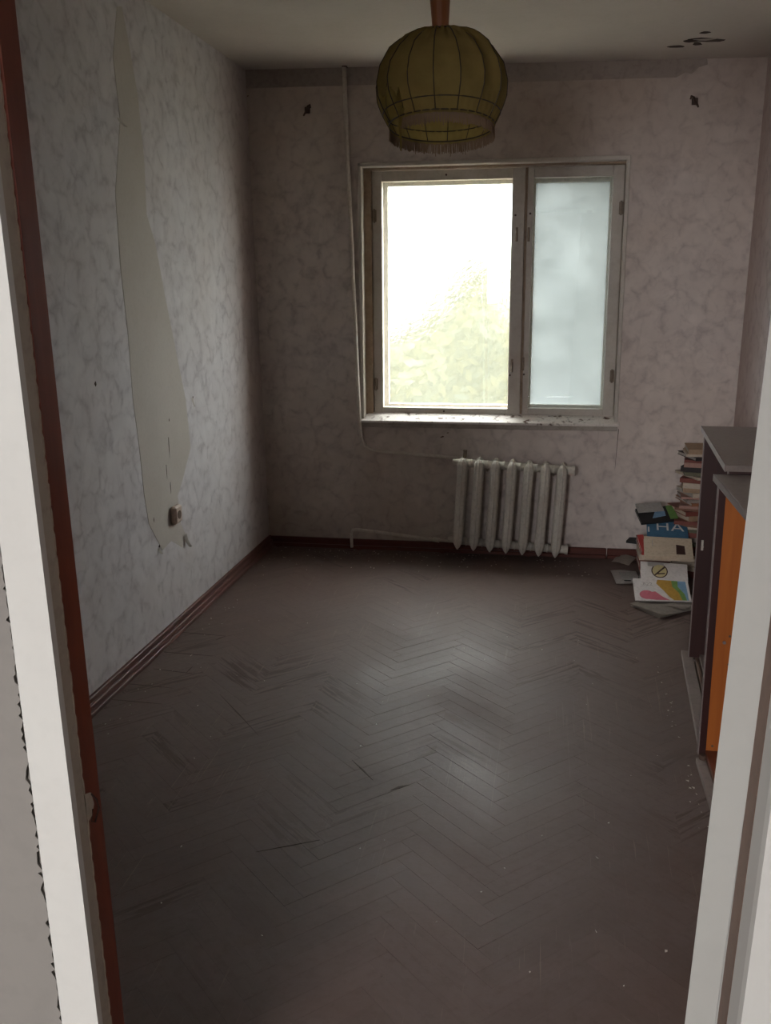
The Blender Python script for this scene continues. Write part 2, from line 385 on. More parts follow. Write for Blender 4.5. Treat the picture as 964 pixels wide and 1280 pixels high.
bm = hexa(bmesh.new(), [(.937, .2, -.02), (.937, YB+.05, -.02), (1.15, YB+.05, -.02), (1.15, .2, -.02)],
          [(.973, .2, 2.62), (.973, YB+.05, 2.62), (1.15, YB+.05, 2.62), (1.15, .2, 2.62)])
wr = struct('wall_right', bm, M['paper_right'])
bm = hexa(bmesh.new(), [(-1.8, .9, ZL+.005), (1.2, .9, ZR-.005), (1.2, YW, ZR-.005), (-1.8, YW, ZL+.005)],
          [(-1.8, .9, 2.75), (1.2, .9, 2.75), (1.2, YW, 2.75), (-1.8, YW, 2.75)])
ce = struct('ceiling', bm, M['ceiling'])
def CZ(x): return ZL+.005+(x+1.8)/3.0*(ZR-ZL-.01)
random.seed(3)
for (px, py, a, b, rot) in [(846, 58, .045, .010, .2), (867, 50, .045, .014, -.3), (872, 54, .03, .01, 1.2), (885, 49, .085, .014, .35), (882, 40, .022, .010, .1)]:
    q = P(px, py, 2, 2.48); z = CZ(q[0])-.0015
    pl = []
    for i in range(9):
        t = 2*math.pi*i/9; r_ = random.uniform(.7, 1.15)
        X, Y = a*math.cos(t)*r_, b*2.2*math.sin(t)*r_
        pl.append((q[0]+X*math.cos(rot)-Y*math.sin(rot), q[1]+X*math.sin(rot)+Y*math.cos(rot), z))
    obj('flaked_spot', prism(bmesh.new(), pl, (0, 0, .004)), M['dark_gap'], ce)
    if a < .08: continue
    # a curl of whitewash hanging beside it
    bm = bmesh.new(); R2 = []
    for i in range(5):
        t = i/4; R2.append([bm.verts.new((q[0]-a*.8+a*1.2*t, q[1]-b*2.0, z)), bm.verts.new((q[0]-a*.7+a*1.1*t, q[1]-b*1.5, z-.005*math.sin(t*3.1)-.001))])
    for A, D in zip(R2, R2[1:]): bm.faces.new([A[0], A[1], D[1], D[0]])
    bmesh.ops.solidify(bm, geom=bm.faces[:], thickness=.0008)
    obj('paint_curl', bm, M['ceiling'], ce)

# ------------------------------------------------------------------ floor: herringbone parquet
fl = struct('floor', B(-1.75, 1.2, -2.3, YW, -.10, -.0125), M['subfloor'])
L, Wd = .332, .0553; cx0 = -.075; s2 = math.sqrt(.5)
blocks = []
for j in range(-6, 7):
    for k in range(-45, 110):
        for kind in (0, 1):
            if kind == 0: uc, vc = k*Wd+L/2, k*Wd+Wd/2
            else: uc, vc = k*Wd+Wd/2, k*Wd+Wd+L/2
            uc += j*L; vc -= j*L
            x = cx0+(uc-vc)*s2; y = (uc+vc)*s2
            if -1.46 < x < .86 and 1.22 < y < 4.95: blocks.append((x, y, kind, 0))
            elif -1.66 < x < 1.05 and -2.2 < y < 5.14: blocks.append((x, y, kind, 1))
def block_bm(bm, mat4, Lx=L, Wx=Wd):
    g = .0001; z0, z1, ch = -.012, 0, .0005
    a, b = Lx/2-g, Wx/2-g
    lo = [(-a, -b), (a, -b), (a, b), (-a, b)]
    hi = [(-a+ch, -b+ch), (a-ch, -b+ch), (a-ch, b-ch), (-a+ch, b-ch)]
    v = [bm.verts.new(mat4 @ Vector((p[0], p[1], z))) for z, pp in ((z0, lo), (z1-ch*.7, lo), (z1, hi)) for p in pp]
    for q in (0, 4):
        for i in range(4): bm.faces.new([v[q+i], v[q+(i+1) % 4], v[q+4+(i+1) % 4], v[q+4+i]])
    bm.faces.new(v[8:12])
bm = bmesh.new(); block_bm(bm, Matrix.Identity(4)); bme = bpy.data.meshes.new('parquet_block'); bm.to_mesh(bme); bm.free(); bme.materials.append(M['floor_obj'])
inner = sorted([b for b in blocks if b[3] == 0 and b[1] > 1.45], key=lambda b: (b[1]+abs(b[0]+.25)*.3))
near = inner[:300]; nearset = set(near); rest = [b for b in blocks if b not in nearset]
random.seed(11)
def bmat(b):
    x, y, kind, _ = b; ang = math.pi/4 if kind == 0 else 3*math.pi/4
    return Matrix.Translation((x, y, -random.uniform(0, .0004))) @ Euler((random.uniform(-.003, .003), random.uniform(-.001, .001), ang+random.uniform(-.001, .001))).to_matrix().to_4x4()
for b in near:
    o = bpy.data.objects.new('parquet_block', bme); link(o); o.parent = fl; o.matrix_local = bmat(b)
bm = bmesh.new()
for b in rest: block_bm(bm, bmat(b))
# trim what would stick through the outer walls
for co, no in (((-1.60, 0, 0), (-1, 0, 0)), ((1.0, 0, 0), (1, 0, 0)), ((0, YB+.03, 0), (0, 1, 0)), ((0, -2.2, 0), (0, -1, 0))):
    bmesh.ops.bisect_plane(bm, geom=bm.verts[:]+bm.edges[:]+bm.faces[:], plane_co=co, plane_no=no, clear_outer=True)
rb = obj('parquet_blocks', bm, M['floor_isl'], fl); rb['kind'] = 'stuff'
# dark open joints where blocks have sprung along the left wall, thin sticks of dirt lying in them
for (ax_, ay_, bx_, by_, w_) in [(222, 790, 282, 795, .004), (205, 815, 266, 820, .003), (192, 836, 240, 842, .0025), (140, 853, 215, 860, .003), (122, 873, 202, 880, .004), (275, 868, 324, 920, .0035), (270, 800, 282, 795, .003), (232, 842, 242, 832, .004), (488, 988, 512, 981, .012), (440, 950, 466, 975, .006), (320, 1065, 400, 1050, .0025)]:
    A_, D_ = P(ax_, ay_, 2, 0), P(bx_, by_, 2, 0); dv = Vector((D_-A_)).normalized(); sd = Vector((-dv.y, dv.x, 0))*w_/2
    mid = Vector((A_+D_)/2)+sd*.4
    pl = [Vector(A_), mid-sd, Vector(D_), mid+sd]
    obj('open_joint', prism(bmesh.new(), [(p.x, p.y, .0006) for p in pl], (0, 0, -.002)), M['dark_gap'], fl)
# crumbs
random.seed(5); bm = bmesh.new()
def crumb(x, y, s):
    c = Vector((x, y, s*.3)); vs = [bm.verts.new(c+Vector((random.uniform(-s, s), random.uniform(-s, s), random.uniform(-.3, .6)*s))) for _ in range(5)]
    bmesh.ops.convex_hull(bm, input=vs)
for _ in range(170):
    x = random.uniform(-1.45, .28); crumb(x, YB-.06-abs(random.gauss(0, .16)), random.uniform(.002, .007))
for _ in range(60): crumb(random.uniform(-1.45, .40), random.uniform(1.7, 4.15), random.uniform(.0015, .0045))
for _ in range(30): crumb(random.uniform(.44, .475), random.uniform(2.2, 3.6), random.uniform(.002, .006))
for _ in range(40): crumb(-1.46+abs(random.gauss(0, .05)), random.uniform(2.6, 4.9), random.uniform(.002, .005))
tag(obj('plaster_crumbs', bm, plain('crumb_plaster', (.55, .48, .42))), 'pale crumbs of plaster scattered on the dusty parquet', 'debris', kind='stuff')

# ------------------------------------------------------------------ baseboards
def profile_x(bm, y0, x0, x1, steps):   # along X against back wall
    for (d, z0, z1) in steps: box(bm, x0, x1, y0-d, y0+.01, z0, z1, .002)
bm = bmesh.new()
for (d, z0, z1) in [(.034, -.01, .016), (.022, .012, .034), (.012, .030, .055)]:
    box(bm, BL-.02, BL+d, YN, YB, z0, z1, .003)
bb = struct('baseboard_left', bm, M['baseboard'])
bm = bmesh.new()
for (d, z0, z1) in [(.030, -.01, .018), (.014, .012, .052)]: box(bm, BL, .34, YB-d, YB+.01, z0, z1, .003)
struct('baseboard_back', bm, M['baseboard_x'])
bm = bmesh.new()
for (d, z0, z1) in [(.030, -.01, .018), (.014, .012, .052)]: box(bm, .345, .93, YB-d, YB+.01, z0, z1, .003)
o = struct('baseboard_back.001', bm, M['baseboard_x'])

# ------------------------------------------------------------------ window
YS = YB+.060           # front plane of the sashes
def X(px, py): return P(px, py, 1, YS)[0]
def Z(px, py): return P(px, py, 1, YS)[2]
win = bpy.data.objects.new('window_1', None); link(win); win['kind'] = 'structure'; win['label'] = 'old double wooden window with fogged panes in the far wall'
# narrow plaster bead round the opening
bm = bmesh.new()
box(bm, wx0-.016, wx0+.004, YB-.010, YB+.05, wz0-.01, wz1+.018, .003)
box(bm, wx1-.004, wx1+.014, YB-.008, YB+.05, wz0-.01, wz1+.018, .003)
box(bm, wx0-.016, wx1+.014, YB-.010, YB+.05, wz1-.003, wz1+.018, .003)
obj('opening_bead', bm, M['window_paint'], win)
# fixed frame
x0, x1 = wx0+.0, wx1-.0; z0, z1 = wz0+.004, wz1-.002
sx0, sx1 = X(466, 300), X(775, 350); szt, szb = Z(550, 212), Z(550, 519)
bm = bmesh.new()
box(bm, x0, sx0-.004, YS-.012, YS+.20, z0, z1, .002)
box(bm, sx1+.004, x1, YS-.012, YS+.20, z0, z1, .002)
box(bm, x0, x1, YS-.012, YS+.20, szt+.005, z1, .002)
box(bm, x0, x1, YS+.006, YS+.20, z0-.01, szb-.003, .002)
mxl, mxr = X(655, 350)-.003, X(655, 350)+.006
box(bm, mxl-.006, mxr+.006, YS+.014, YS+.20, szb, szt, .002)
obj('frame', bm, M['window_old'], win)
# old packing strip tucked over the right sash
obj('packing_strip', B(X(712, 200), x1, YS-.030, YS-.012, Z(712, 200)-.012, z1, .002), M['window_paint'], win)
def sash(a, b, gl, gr, gt, gb, panemat, name, sidew):
    bm = bmesh.new()
    box(bm, a, gl, YS, YS+.045, szb, szt, .0025); box(bm, gr, b, YS, YS+.045, szb, szt, .0025)
    box(bm, gl, gr, YS, YS+.045, gt, szt, .0025); box(bm, gl, gr, YS, YS+.045, szb, gb, .0025)
    s = obj('sash', bm, M['window_paint'], win)
    obj('clear_pane', B(gl-.004, gr+.004, YS+.030, YS+.033, gb-.004, gt+.004), M['clear'], s)
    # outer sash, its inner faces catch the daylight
    bm = bmesh.new(); e = .010
    box(bm, a, gl+e, YS+.13, YS+.17, szb, szt, .002); box(bm, gr-e*.6, b, YS+.13, YS+.17, szb, szt, .002)
    box(bm, gl+e, gr-e*.6, YS+.13, YS+.17, gt-.012, szt, .002); box(bm, gl+e, gr-e*.6, YS+.13, YS+.17, szb, gb+e*.4, .002)
    s2_ = obj('outer_sash', bm, M['window_in'], win)
    obj('fogged_pane', B(gl+e-.004, gr-e*.6+.004, YS+.150, YS+.153, gb, gt), panemat, s2_)
    return s
gT, gB = Z(560, 225), Z(560, 510)
s1 = sash(sx0, mxl-.002, X(478, 350), X(638, 350), gT, gB, M['pane_left'], 'sash', 0)
s2b = sash(mxr+.002, sx1, X(664, 350), X(761, 350), Z(715, 221), Z(705, 511), M['pane_right'], 'sash', 0)
# jamb boards between the inner and outer sashes
bm = bmesh.new()
box(bm, sx0-.012, sx0+.001, YS+.05, YS+.13, szb, szt); box(bm, sx1-.001, sx1+.012, YS+.05, YS+.13, szb, szt)
obj('frame_lining', bm, M['window_in'], win)
# latches, screws, hinges
def latch(x, z):
    bm = bmesh.new(); box(bm, x-.006, x+.006, YS-.003, YS+.001, z-.035, z+.035, .001)
    tube(bm, [(x, YS-.002, z+.012), (x, YS-.018, z+.012)], .005, 8); tube(bm, [(x, YS-.016, z+.016), (x+.002, YS-.020, z-.01), (x, YS-.017, z-.034)], [.006, .005, .003], 8)
    return bm
for (px, py, pr) in [(646, 293, s1), (661, 293, s2b), (640, 457, s1), (654, 455, s2b)]:
    obj('latch', latch(X(px, py), Z(px, py)), M['hinge'], pr)
for (px, py, pr) in [(644.5, 269, s1), (663, 267, s2b), (637.5, 469, s1), (655, 468, s2b), (558, 218.5, s1), (555, 514, s1)]:
    obj('screw', tube(bmesh.new(), [(X(px, py), YS-.003, Z(px, py)), (X(px, py), YS+.003, Z(px, py))], .0055, 10), M['metal_dark'], pr)
for (px, py) in [(776.5, 260), (765, 470), (468, 270), (470, 480)]:
    bm = bmesh.new(); x, z = X(px, py), Z(px, py)
    tube(bm, [(x, YS-.006, z-.035), (x, YS-.006, z+.035)], .0055, 8); box(bm, x-.010, x+.012, YS-.003, YS, z-.03, z+.03)
    obj('hinge', bm, M['hinge'], win)
# sloping flaking sill, slightly proud of the wall
bm = bmesh.new(); xa, xb = -1.000, .374
prof = [(YB-.028, .716), (YB-.028, .727), (YB-.020, .731), (YS+.002, .762), (YS+.002, .716)]
hexa(bm, [(xa, y, z) for y, z in prof], [(xb, y, z) for y, z in prof])
obj('sill', bm, M['sill'], win)
obj('sill_apron', B(-.998, .366, YB-.014, YB+.001, .690, .716, .003), M['sill_front'], win)
# brick reveal outside and the metal ledge
bm = bmesh.new(); box(bm, wx0-.01, wx1+.01, YS+.2, YW+.05, wz0-.05, wz0-.01)
obj('outer_ledge', bm, plain('zinc_ledge', (.35, .36, .37)), win)

# wallpaper seam hanging open below the sill corner
bm = prism(bmesh.new(), [(.372, YB-.0015, .70), (.375, YB-.0015, .70), (.366, YB-.0015, .50), (.364, YB-.0015, .48)], (0, .003, 0))
obj('paper_seam', bm, M['dark_gap'], wb)
# dark smudges on the wallpaper over the radiator
random.seed(9)
for (px, py, s) in [(553, 546, .006), (560, 541, .004), (310, 90+30, .004)]:
    q = P(px, py, 1, YB); pl = [(q[0]+s*2.2*math.cos(t*2*math.pi/7+.4)*random.uniform(.5, 1), YB-.0008, q[2]+s*math.sin(t*2*math.pi/7+.9)*random.uniform(.5, 1)) for t in range(7)]
    obj('soot_smudge', prism(bmesh.new(), pl, (0, .002, 0)), M['brown_dark'], wb)

# ------------------------------------------------------------------ curtain hooks on the back wall
def hook(px, py, flip, label):
    q = P(px, py, 1, YB-.01)
    t = thing('curtain_bracket', label, 'bracket', (q[0], YB, q[2]), group=None)
    obj('wall_plug', B(-.014, .014, -.010, .002, -.014, .018, .003), M['metal_dark'], t)
    bm = tube(bmesh.new(), [(0, -.006, .008), (.008*flip, -.03, .016), (.022*flip, -.04, .020), (.026*flip, -.045, .006)], [.006, .005, .005, .004], 8)
    tube(bm, [(0, -.006, 0), (-.010*flip, -.022, -.016), (-.014*flip, -.03, -.028)], [.006, .005, .004], 8)
    obj('hook', bm, M['metal_dark'], t)
hook(384, 138, 1, 'small rusty curtain bracket high on the back wall left of the riser pipe')
hook(869, 127, -1, 'small rusty curtain bracket high on the back wall right of the window')

# ------------------------------------------------------------------ heating: riser, feed pipes, radiator
YP = YB-.022
def pp(px, py, y=None): return tuple(P(px, py, 1, YP if y is None else y))
t = thing('heating_riser', 'thin painted riser pipe running from ceiling down beside the window then bending to the radiator', 'pipe', (0, 0, 0))
path = [pp(430, 76), pp(433, 160), pp(437, 250), pp(441, 340), pp(445, 430), pp(448, 500), pp(450, 535), pp(452, 549), pp(456, 557), pp(464, 562), pp(478, 564.5), pp(510, 567), pp(545, 570), pp(572, 573)]
rr = [.011]*7+[.0085]*7
obj('pipe', tube(bmesh.new(), path, rr, 12), M['pipe'], t, True)
q = pp(431, 84)
bm = bmesh.new(); box(bm, q[0]-.012, q[0]+.012, YB-.04, YB-.001, q[2]+.0, q[2]+.006, .001)
tube(bm, [(q[0]-.014, YB-.034, q[2]+.018), (q[0]+.004, YB-.036, q[2]+.002), (q[0]+.03, YB-.03, q[2]+.012)], .004, 6)
obj('pipe_clamp', bm, M['metal_dark'], t)
t = thing('return_pipe', 'thin painted return pipe along the skirting from the floor to the radiator foot', 'pipe', (0, 0, 0))
yp2 = YB-.045
path = [pp(440, 684, yp2), pp(439.5, 674, yp2), pp(439, 667, yp2), pp(441, 662.5, yp2), pp(447, 662, yp2), pp(480, 666, yp2), pp(520, 671.5, yp2), pp(548, 675, yp2), pp(566, 676.5, yp2)]
obj('pipe', tube(bmesh.new(), path, .0085, 12), M['pipe'], t, True)
q = pp(545, 674.6, yp2)
obj('coupling', tube(bmesh.new(), [(q[0]-.015, q[1], q[2]+.002), (q[0]+.02, q[1], q[2]-.003)], .013, 8), M['pipe'], t)

yr = YB-.115      # mid plane of the radiator
A_ = P(579.4, 571, 1, yr); D_ = P(572.5, 684, 1, yr); A2 = P(703.7, 580, 1, yr)
ang = math.atan2(-(A2[2]-A_[2]), (A2[0]-A_[0]))       # it hangs out of level
hgt = (Vector(A_)-Vector(D_)).length; pitch_ = (Vector(A2)-Vector(A_)).length/6
tilt = math.atan2(A_[0]-D_[0], A_[2]-D_[2])
rad = thing('radiator', 'old cream cast iron radiator of seven sections hanging askew under the window', 'radiator', tuple(D_), (0, (ang+tilt)/2, 0))
def section_bm():
    bm = bmesh.new()
    for ypos in (-.040, .040):
        # column: pointed lens, ridge down the front; loft rings
        prof = [(0.0, .003, .006), (.012, .012, .013), (.030, .021, .022), (.055, .0255, .026), (hgt*.5, .0262, .027), (hgt-.060, .0262, .027), (hgt-.035, .0255, .026), (hgt-.018, .021, .022), (hgt-.006, .012, .013), (hgt, .003, .005)]
        rings = []
        for z, a, b in prof:
            # section outline with a raised rib in front
            o = [(-a, 0), (-a*.72, -b*.62), (-a*.25, -b*.86), (-a*.12, -b*1.12), (a*.12, -b*1.12), (a*.25, -b*.86), (a*.72, -b*.62), (a, 0), (a*.72, b*.62), (0, b*.9), (-a*.72, b*.62)]
            rings.append([bm.verts.new((x, ypos+y, z)) for x, y in o])
        for R1, R2_ in zip(rings, rings[1:]):
            n = len(R1)
            for j in range(n): bm.faces.new([R1[j], R1[(j+1) % n], R2_[(j+1) % n], R2_[j]])
        bm.faces.new(rings[0][::-1]); bm.faces.new(rings[-1])
    for z in (.038, hgt-.032):   # bridges joining the columns
        box(bm, -.016, .016, -.045, .045, z-.022, z+.022, .006)
    return bm
bm = section_bm(); sme = bpy.data.meshes.new('section'); bm.to_mesh(sme); bm.free(); sme.materials.append(M['radiator'])
for i in range(7):
    o = bpy.data.objects.new('section', sme); link(o); o.parent = rad; o.location = (i*pitch_, 0, 0)
for z in (.038, hgt-.032):
    bm = bmesh.new()
    for i in range(6): tube(bm, [((i)*pitch_+.014, 0, z), ((i+.5)*pitch_-.003, 0, z), ((i+.5)*pitch_-.003, 0, z), ((i+.5)*pitch_+.003, 0, z), ((i+.5)*pitch_+.003, 0, z), ((i+1)*pitch_-.014, 0, z)], [.022, .021, .0235, .0235, .021, .022], 14)
    obj('header', bm, M['radiator'], rad, True)
    bm = tube(bmesh.new(), [(6*pitch_+.01, 0, z), (6*pitch_+.050, 0, z), (6*pitch_+.050, 0, z), (6*pitch_+.064, 0, z)], [.022, .022, .026, .026], 12)
    obj('end_plug', bm, M['radiator'], rad)
    bm = tube(bmesh.new(), [(-.055, .02, z), (-.01, 0, z)], [.013, .021], 12); obj('end_nut', bm, M['pipe'], rad)
bm = tube(bmesh.new(), [(.004, .03, hgt-.01), (.006, .03, hgt+.03)], [.010, .010], 10); box(bm, -.006, .016, .02, .04, hgt+.024, hgt+.034, .003); obj('air_valve', bm, M['hinge'], rad)
for i in (1, 5): obj('wall_bracket', B(i*pitch_+.5*pitch_-.006, i*pitch_+.5*pitch_+.006, -.01, .108, hgt-.068, hgt-.060), M['hinge'], rad)

# ------------------------------------------------------------------ wall socket
p = PL(217, 643)
t = thing('power_socket', 'small square power socket on the left wall at the foot of the bare plaster strip', 'socket', (WLX(p[2]), p[1], p[2]))
obj('body', B(-.002, .026, -.036, .036, -.038, .040, .008), M['socket'], t)
obj('recess', tube(bmesh.new(), [(.02, .002, 0), (.0275, .002, 0)], .018, 16), M['brown_dark'], t)

# ------------------------------------------------------------------ pendant lamp
YLp = 3.0
ax = P(547, 38, 1, YLp); lc = (ax[0]+.002, YLp)
zt = ax[2]; zr = zt-.325
lamp = thing('pendant_lamp', 'round olive yellow fabric pendant lamp with torn side, fringe and turned wooden cap', 'lamp', (lc[0], lc[1], CZ(lc[0])), (math.radians(1.5), math.radians(-1.0), 0))
z_ = lambda z: z-CZ(lc[0])
obj('cord', tube(bmesh.new(), [(0, 0, 0.003), (0, 0, z_(zt+.12))], .004, 8), M['wire'], lamp)
obj('ceiling_rose', lathe(bmesh.new(), [(.045, .002), (.05, -.01), (.03, -.03), (.008, -.045)], 24), M['cone'], lamp)
obj('wooden_cap', lathe(bmesh.new(), [(.020, z_(zt-.012)), (.0235, z_(zt+.004)), (.032, z_(zt+.115)), (.036, z_(zt+.122)), (.030, z_(zt+.130)), (.01, z_(zt+.14))], 24), M['cone'], lamp)
RM = .196; NR = 16
def shade_r(t):      # t: 0 top, 1 lower rim -> radius, drop
    pf = [(0.0, .050, 0.0), (.04, .075, .004), (.12, .112, .018), (.25, .152, .048), (.40, .184, .095), (.55, .1955, .145), (.70, .193, .190), (.82, .181, .225), (.92, .168, .250), (1.0, .158, .268)]
    for (t0, r0_, d0), (t1, r1_, d1) in zip(pf, pf[1:]):
        if t <= t1:
            k = (t-t0)/(t1-t0); return r0_+(r1_-r0_)*k, d0+(d1-d0)*k
    return pf[-1][1:]
random.seed(2)
ph = [random.uniform(0, 6.28) for _ in range(40)]
def lift(y, t):      # the rim hangs tipped, its near side higher
    k = min(1, max(0, (t-.35)/.6)); return (k*k*(3-2*k))*(.008-.165*y)
def shade_pt(t, th, off=0):
    r, d = shade_r(t)
    seg = (th/(2*math.pi)*NR) % 1
    sag = -.010*math.sin(math.pi*seg)*math.sin(math.pi*min(1, t*1.1)) if t < .93 else 0   # fabric pulled in between ribs
    gather = .006*math.exp(-(t/.16)**2)*math.sin(th*26+ph[0])+.004*math.exp(-((t-.2)/.14)**2)*math.sin(th*11+ph[1])
    gather += .0016*math.exp(-((t-.9)/.1)**2)*math.sin(th*48)
    r += sag+gather+off; d -= gather*.6
    return Vector((r*math.cos(th), r*math.sin(th), z_(zt)-d+lift(r*math.sin(th), t)))
bm = bmesh.new(); NT, NA = 34, 256; G = {}
TORN0, TORN1 = math.radians(192), math.radians(236)     # left front, as the camera sees it
for i in range(NT+1):
    for j in range(NA): G[i, j] = bm.verts.new(shade_pt(i/NT, 2*math.pi*j/NA))
for i in range(NT):
    for j in range(NA):
        th = 2*math.pi*(j+.5)/NA; tt = (i+.5)/NT
        lim = .70+.06*math.sin(th*19)+.03*math.sin(th*47)
        if TORN0 < th < TORN1 and tt > lim: continue
        bm.faces.new([G[i, j], G[i, (j+1) % NA], G[i+1, (j+1) % NA], G[i+1, j]])
for v in [v for v in bm.verts if not v.link_faces]: bm.verts.remove(v)
shade = obj('shade', bm, M['shade'], lamp, True)
for k in range(NR):
    th = 2*math.pi*(k)/NR+.0001
    obj('rib', tube(bmesh.new(), [shade_pt(i/20, th, .0005) for i in range(21)], .0016, 6), M['wire'], shade, True)
def ring(t, rad_, off, name, mat, th0=0, th1=2*math.pi, parent=shade):
    n = 64; r, d = shade_r(t); pts = [((r+off)*math.cos(th0+(th1-th0)*i/n), (r+off)*math.sin(th0+(th1-th0)*i/n), z_(zt)-d+lift((r+off)*math.sin(th0+(th1-th0)*i/n), t)) for i in range(n+1)]
    return obj(name, tube(bmesh.new(), pts, rad_, 6), mat, parent, True)
ring(1.0, .0022, 0, 'wire_ring', M['wire']); ring(.86, .0018, -.001, 'wire_ring', M['wire']); ring(0.02, .002, 0, 'wire_ring', M['wire'])
# hem band: a lower drum narrower than the globe
def band(r0_, r1_, za, zb, mat, name, gap=True, n=200, wav=.0015):
    bm = bmesh.new(); A, D = [], []
    for j in range(n+1):
        th = 2*math.pi*j/n; w1 = wav*math.sin(th*37)
        lf_ = lift(r0_*math.sin(th), 1); A.append(bm.verts.new(((r0_+w1)*math.cos(th), (r0_+w1)*math.sin(th), za+lf_))); D.append(bm.verts.new(((r1_+w1)*math.cos(th), (r1_+w1)*math.sin(th), zb+lf_)))
    for j in range(n):
        th = 2*math.pi*(j+.5)/n
        if gap and TORN0 < th < TORN1-.15: continue
        bm.faces.new([A[j], A[j+1], D[j+1], D[j]])
    bmesh.ops.solidify(bm, geom=bm.faces[:], thickness=.001)
    return obj(name, bm, mat, shade)
zb_ = z_(zt)-.268
band(.159, .157, zb_+.002, zb_-.009, M['shade_band'], 'hem', True)
# fringe: hundreds of threads, one part
random.seed(4); bm = bmesh.new()
for j in range(560):
    th = 2*math.pi*j/560+random.uniform(-.004, .004)
    if TORN0 < th < TORN1-.15: continue
    r = .157; ln = random.uniform(.024, .031)
    if random.random() < .06: ln *= 1.25
    c0 = Vector((r*math.cos(th), r*math.sin(th), zb_-.007+lift(r*math.sin(th), 1))); tv = Vector((-math.sin(th), math.cos(th), 0))*.0009
    dv = Vector((random.uniform(-.002, .002), random.uniform(-.002, .002), -ln))
    nv = Vector((math.cos(th), math.sin(th), 0))*.0006
    a0 = [c0-tv-nv, c0+tv-nv, c0+tv+nv, c0-tv+nv]
    vs = [bm.verts.new(q) for q in a0]+[bm.verts.new(q+dv) for q in a0]
    for i in range(4): bm.faces.new([vs[i], vs[(i+1) % 4], vs[4+(i+1) % 4], vs[4+i]])
fr = obj('fringe', bm, M['fringe'], shade); fr['kind'] = 'stuff'
# torn strip of hem hanging at the left
bm = bmesh.new(); rows = []
for i in range(9):
    t = i/8; th = TORN1-.12-.10*t; r = .155+.004*math.sin(t*5)
    z = zb_+.05-.115*t; wv = .020*(1-t*.65)
    c0 = Vector((r*math.cos(th), r*math.sin(th), z)); tv = Vector((-math.sin(th), math.cos(th), 0))
    rows.append([bm.verts.new(c0-tv*wv*.5), bm.verts.new(c0+tv*wv*.5+Vector((0, 0, -.004)))])
for A, D in zip(rows, rows[1:]): bm.faces.new([A[0], A[1], D[1], D[0]])
bmesh.ops.solidify(bm, geom=bm.faces[:], thickness=.001)
obj('torn_strip', bm, M['shade'], shade)
obj('bulb_holder', lathe(bmesh.new(), [(.018, z_(zt-.01)), (.02, z_(zt-.05)), (.017, z_(zt-.07))], 16), M['metal_dark'], lamp)
for k in range(3):
    th = k*2.094+.3; bm = bmesh.new(); tube(bm, [(.016*math.cos(th), .016*math.sin(th), z_(zt-.012)), (.052*math.cos(th), .052*math.sin(th), z_(zt-.004))], .002, 6)
    obj('shade_holder', bm, M['wire'], lamp)

# ------------------------------------------------------------------ cabinets along the right wall
NZ = .905
t = thing('low_cabinet', 'doorless low cabinet with grey top and orange inner side nearest the doorway', 'cabinet', (.485, 2.81, 0), (0, 0, 0))
dp, ln = .445, .86                     # depth to the wall (x), length toward the camera (-y)
obj('top', B(.0, dp, -ln, .012, NZ-.018, NZ, .0015), [M['laminate_top']], t)
obj('top_edge', B(-.0025, .0, -ln, .012, NZ-.019, NZ+.0005), M['edge_band'], t)
obj('side_panel', B(.032, dp, -.018, -.002, .028, NZ-.018), M['orange'], t)
obj('front_strip', B(.012, .032, -.0185, .0, .028, NZ-.018), M['dark_veneer'], t)
obj('edge_trim', B(.009, .012, -.019, .0, .028, NZ-.018), M['edge_band'], t)
obj('side_panel', B(.012, dp, -ln, -ln+.016, .028, NZ-.018), M['dark_veneer'], t)
obj('back_panel', B(dp-.006, dp, -ln, 0, .03, NZ-.018), M['orange'], t)
obj('bottom_panel', B(.030, dp, -ln+.016, -.018, .028, .044), M['orange_bottom'], t)
obj('plinth_rail', B(.004, .032, -ln, -.02, .0, .020, .002), M['plinth'], t)
obj('plinth_rail', B(.034, .050, -ln, -.02, .0, .030, .002), M['plinth'], t)
obj('foot', tube(bmesh.new(), [(.022, -.03, .0), (.022, -.03, .034)], .011, 10), M['metal_dark'], t)
bm = bmesh.new(); box(bm, .04, .075, -.024, -.017, NZ-.062, NZ-.052, .001); box(bm, .075, .082, -.028, -.017, NZ-.066, NZ-.048, .001)
obj('shelf_bracket', bm, M['brown_dark'], t)
for (x_, z_v) in [(.075, .42), (.078, .33), (.05, .06)]:
    obj('peg_hole', tube(bmesh.new(), [(x_, -.0195, z_v), (x_, -.017, z_v)], .004, 8), M['brown_dark'], t)
obj('metal_peg', tube(bmesh.new(), [(.06, -.024, .40), (.06, -.017, .40)], .005, 8), M['edge_band'], t)

FZ = .930
fa = math.atan2(.565-.509, 3.62-2.71)
t = thing('low_cabinet', 'doorless low cabinet with grey top and dark inside standing askew beside the book heap', 'cabinet', (.567, 3.625, 0), (0, 0, -fa))
fd, fl_ = .345, .797
obj('top', hexa(bmesh.new(), [(0, -fl_, FZ-.018), (fd, -fl_+.021, FZ-.018), (fd-.02, .0, FZ-.018), (0, 0, FZ-.018)], [(0, -fl_, FZ), (fd, -fl_+.021, FZ), (fd-.02, 0, FZ), (0, 0, FZ)]), M['laminate_top'], t)
obj('top_edge', B(-.003, 0, -fl_, 0, FZ-.019, FZ+.0005), M['edge_band'], t)
obj('side_panel', B(.012, fd-.02, -.020, -.002, .026, FZ-.018), M['dark_veneer'], t)
obj('edge_trim', B(.009, .012, -.021, -.002, .026, FZ-.018), M['edge_band'], t)
obj('side_panel', B(.012, fd-.01, -fl_+.02, -fl_+.036, .026, FZ-.018), M['dark_veneer'], t)
obj('edge_trim', B(.009, .012, -fl_+.02, -fl_+.036, .026, FZ-.018), M['edge_band'], t)
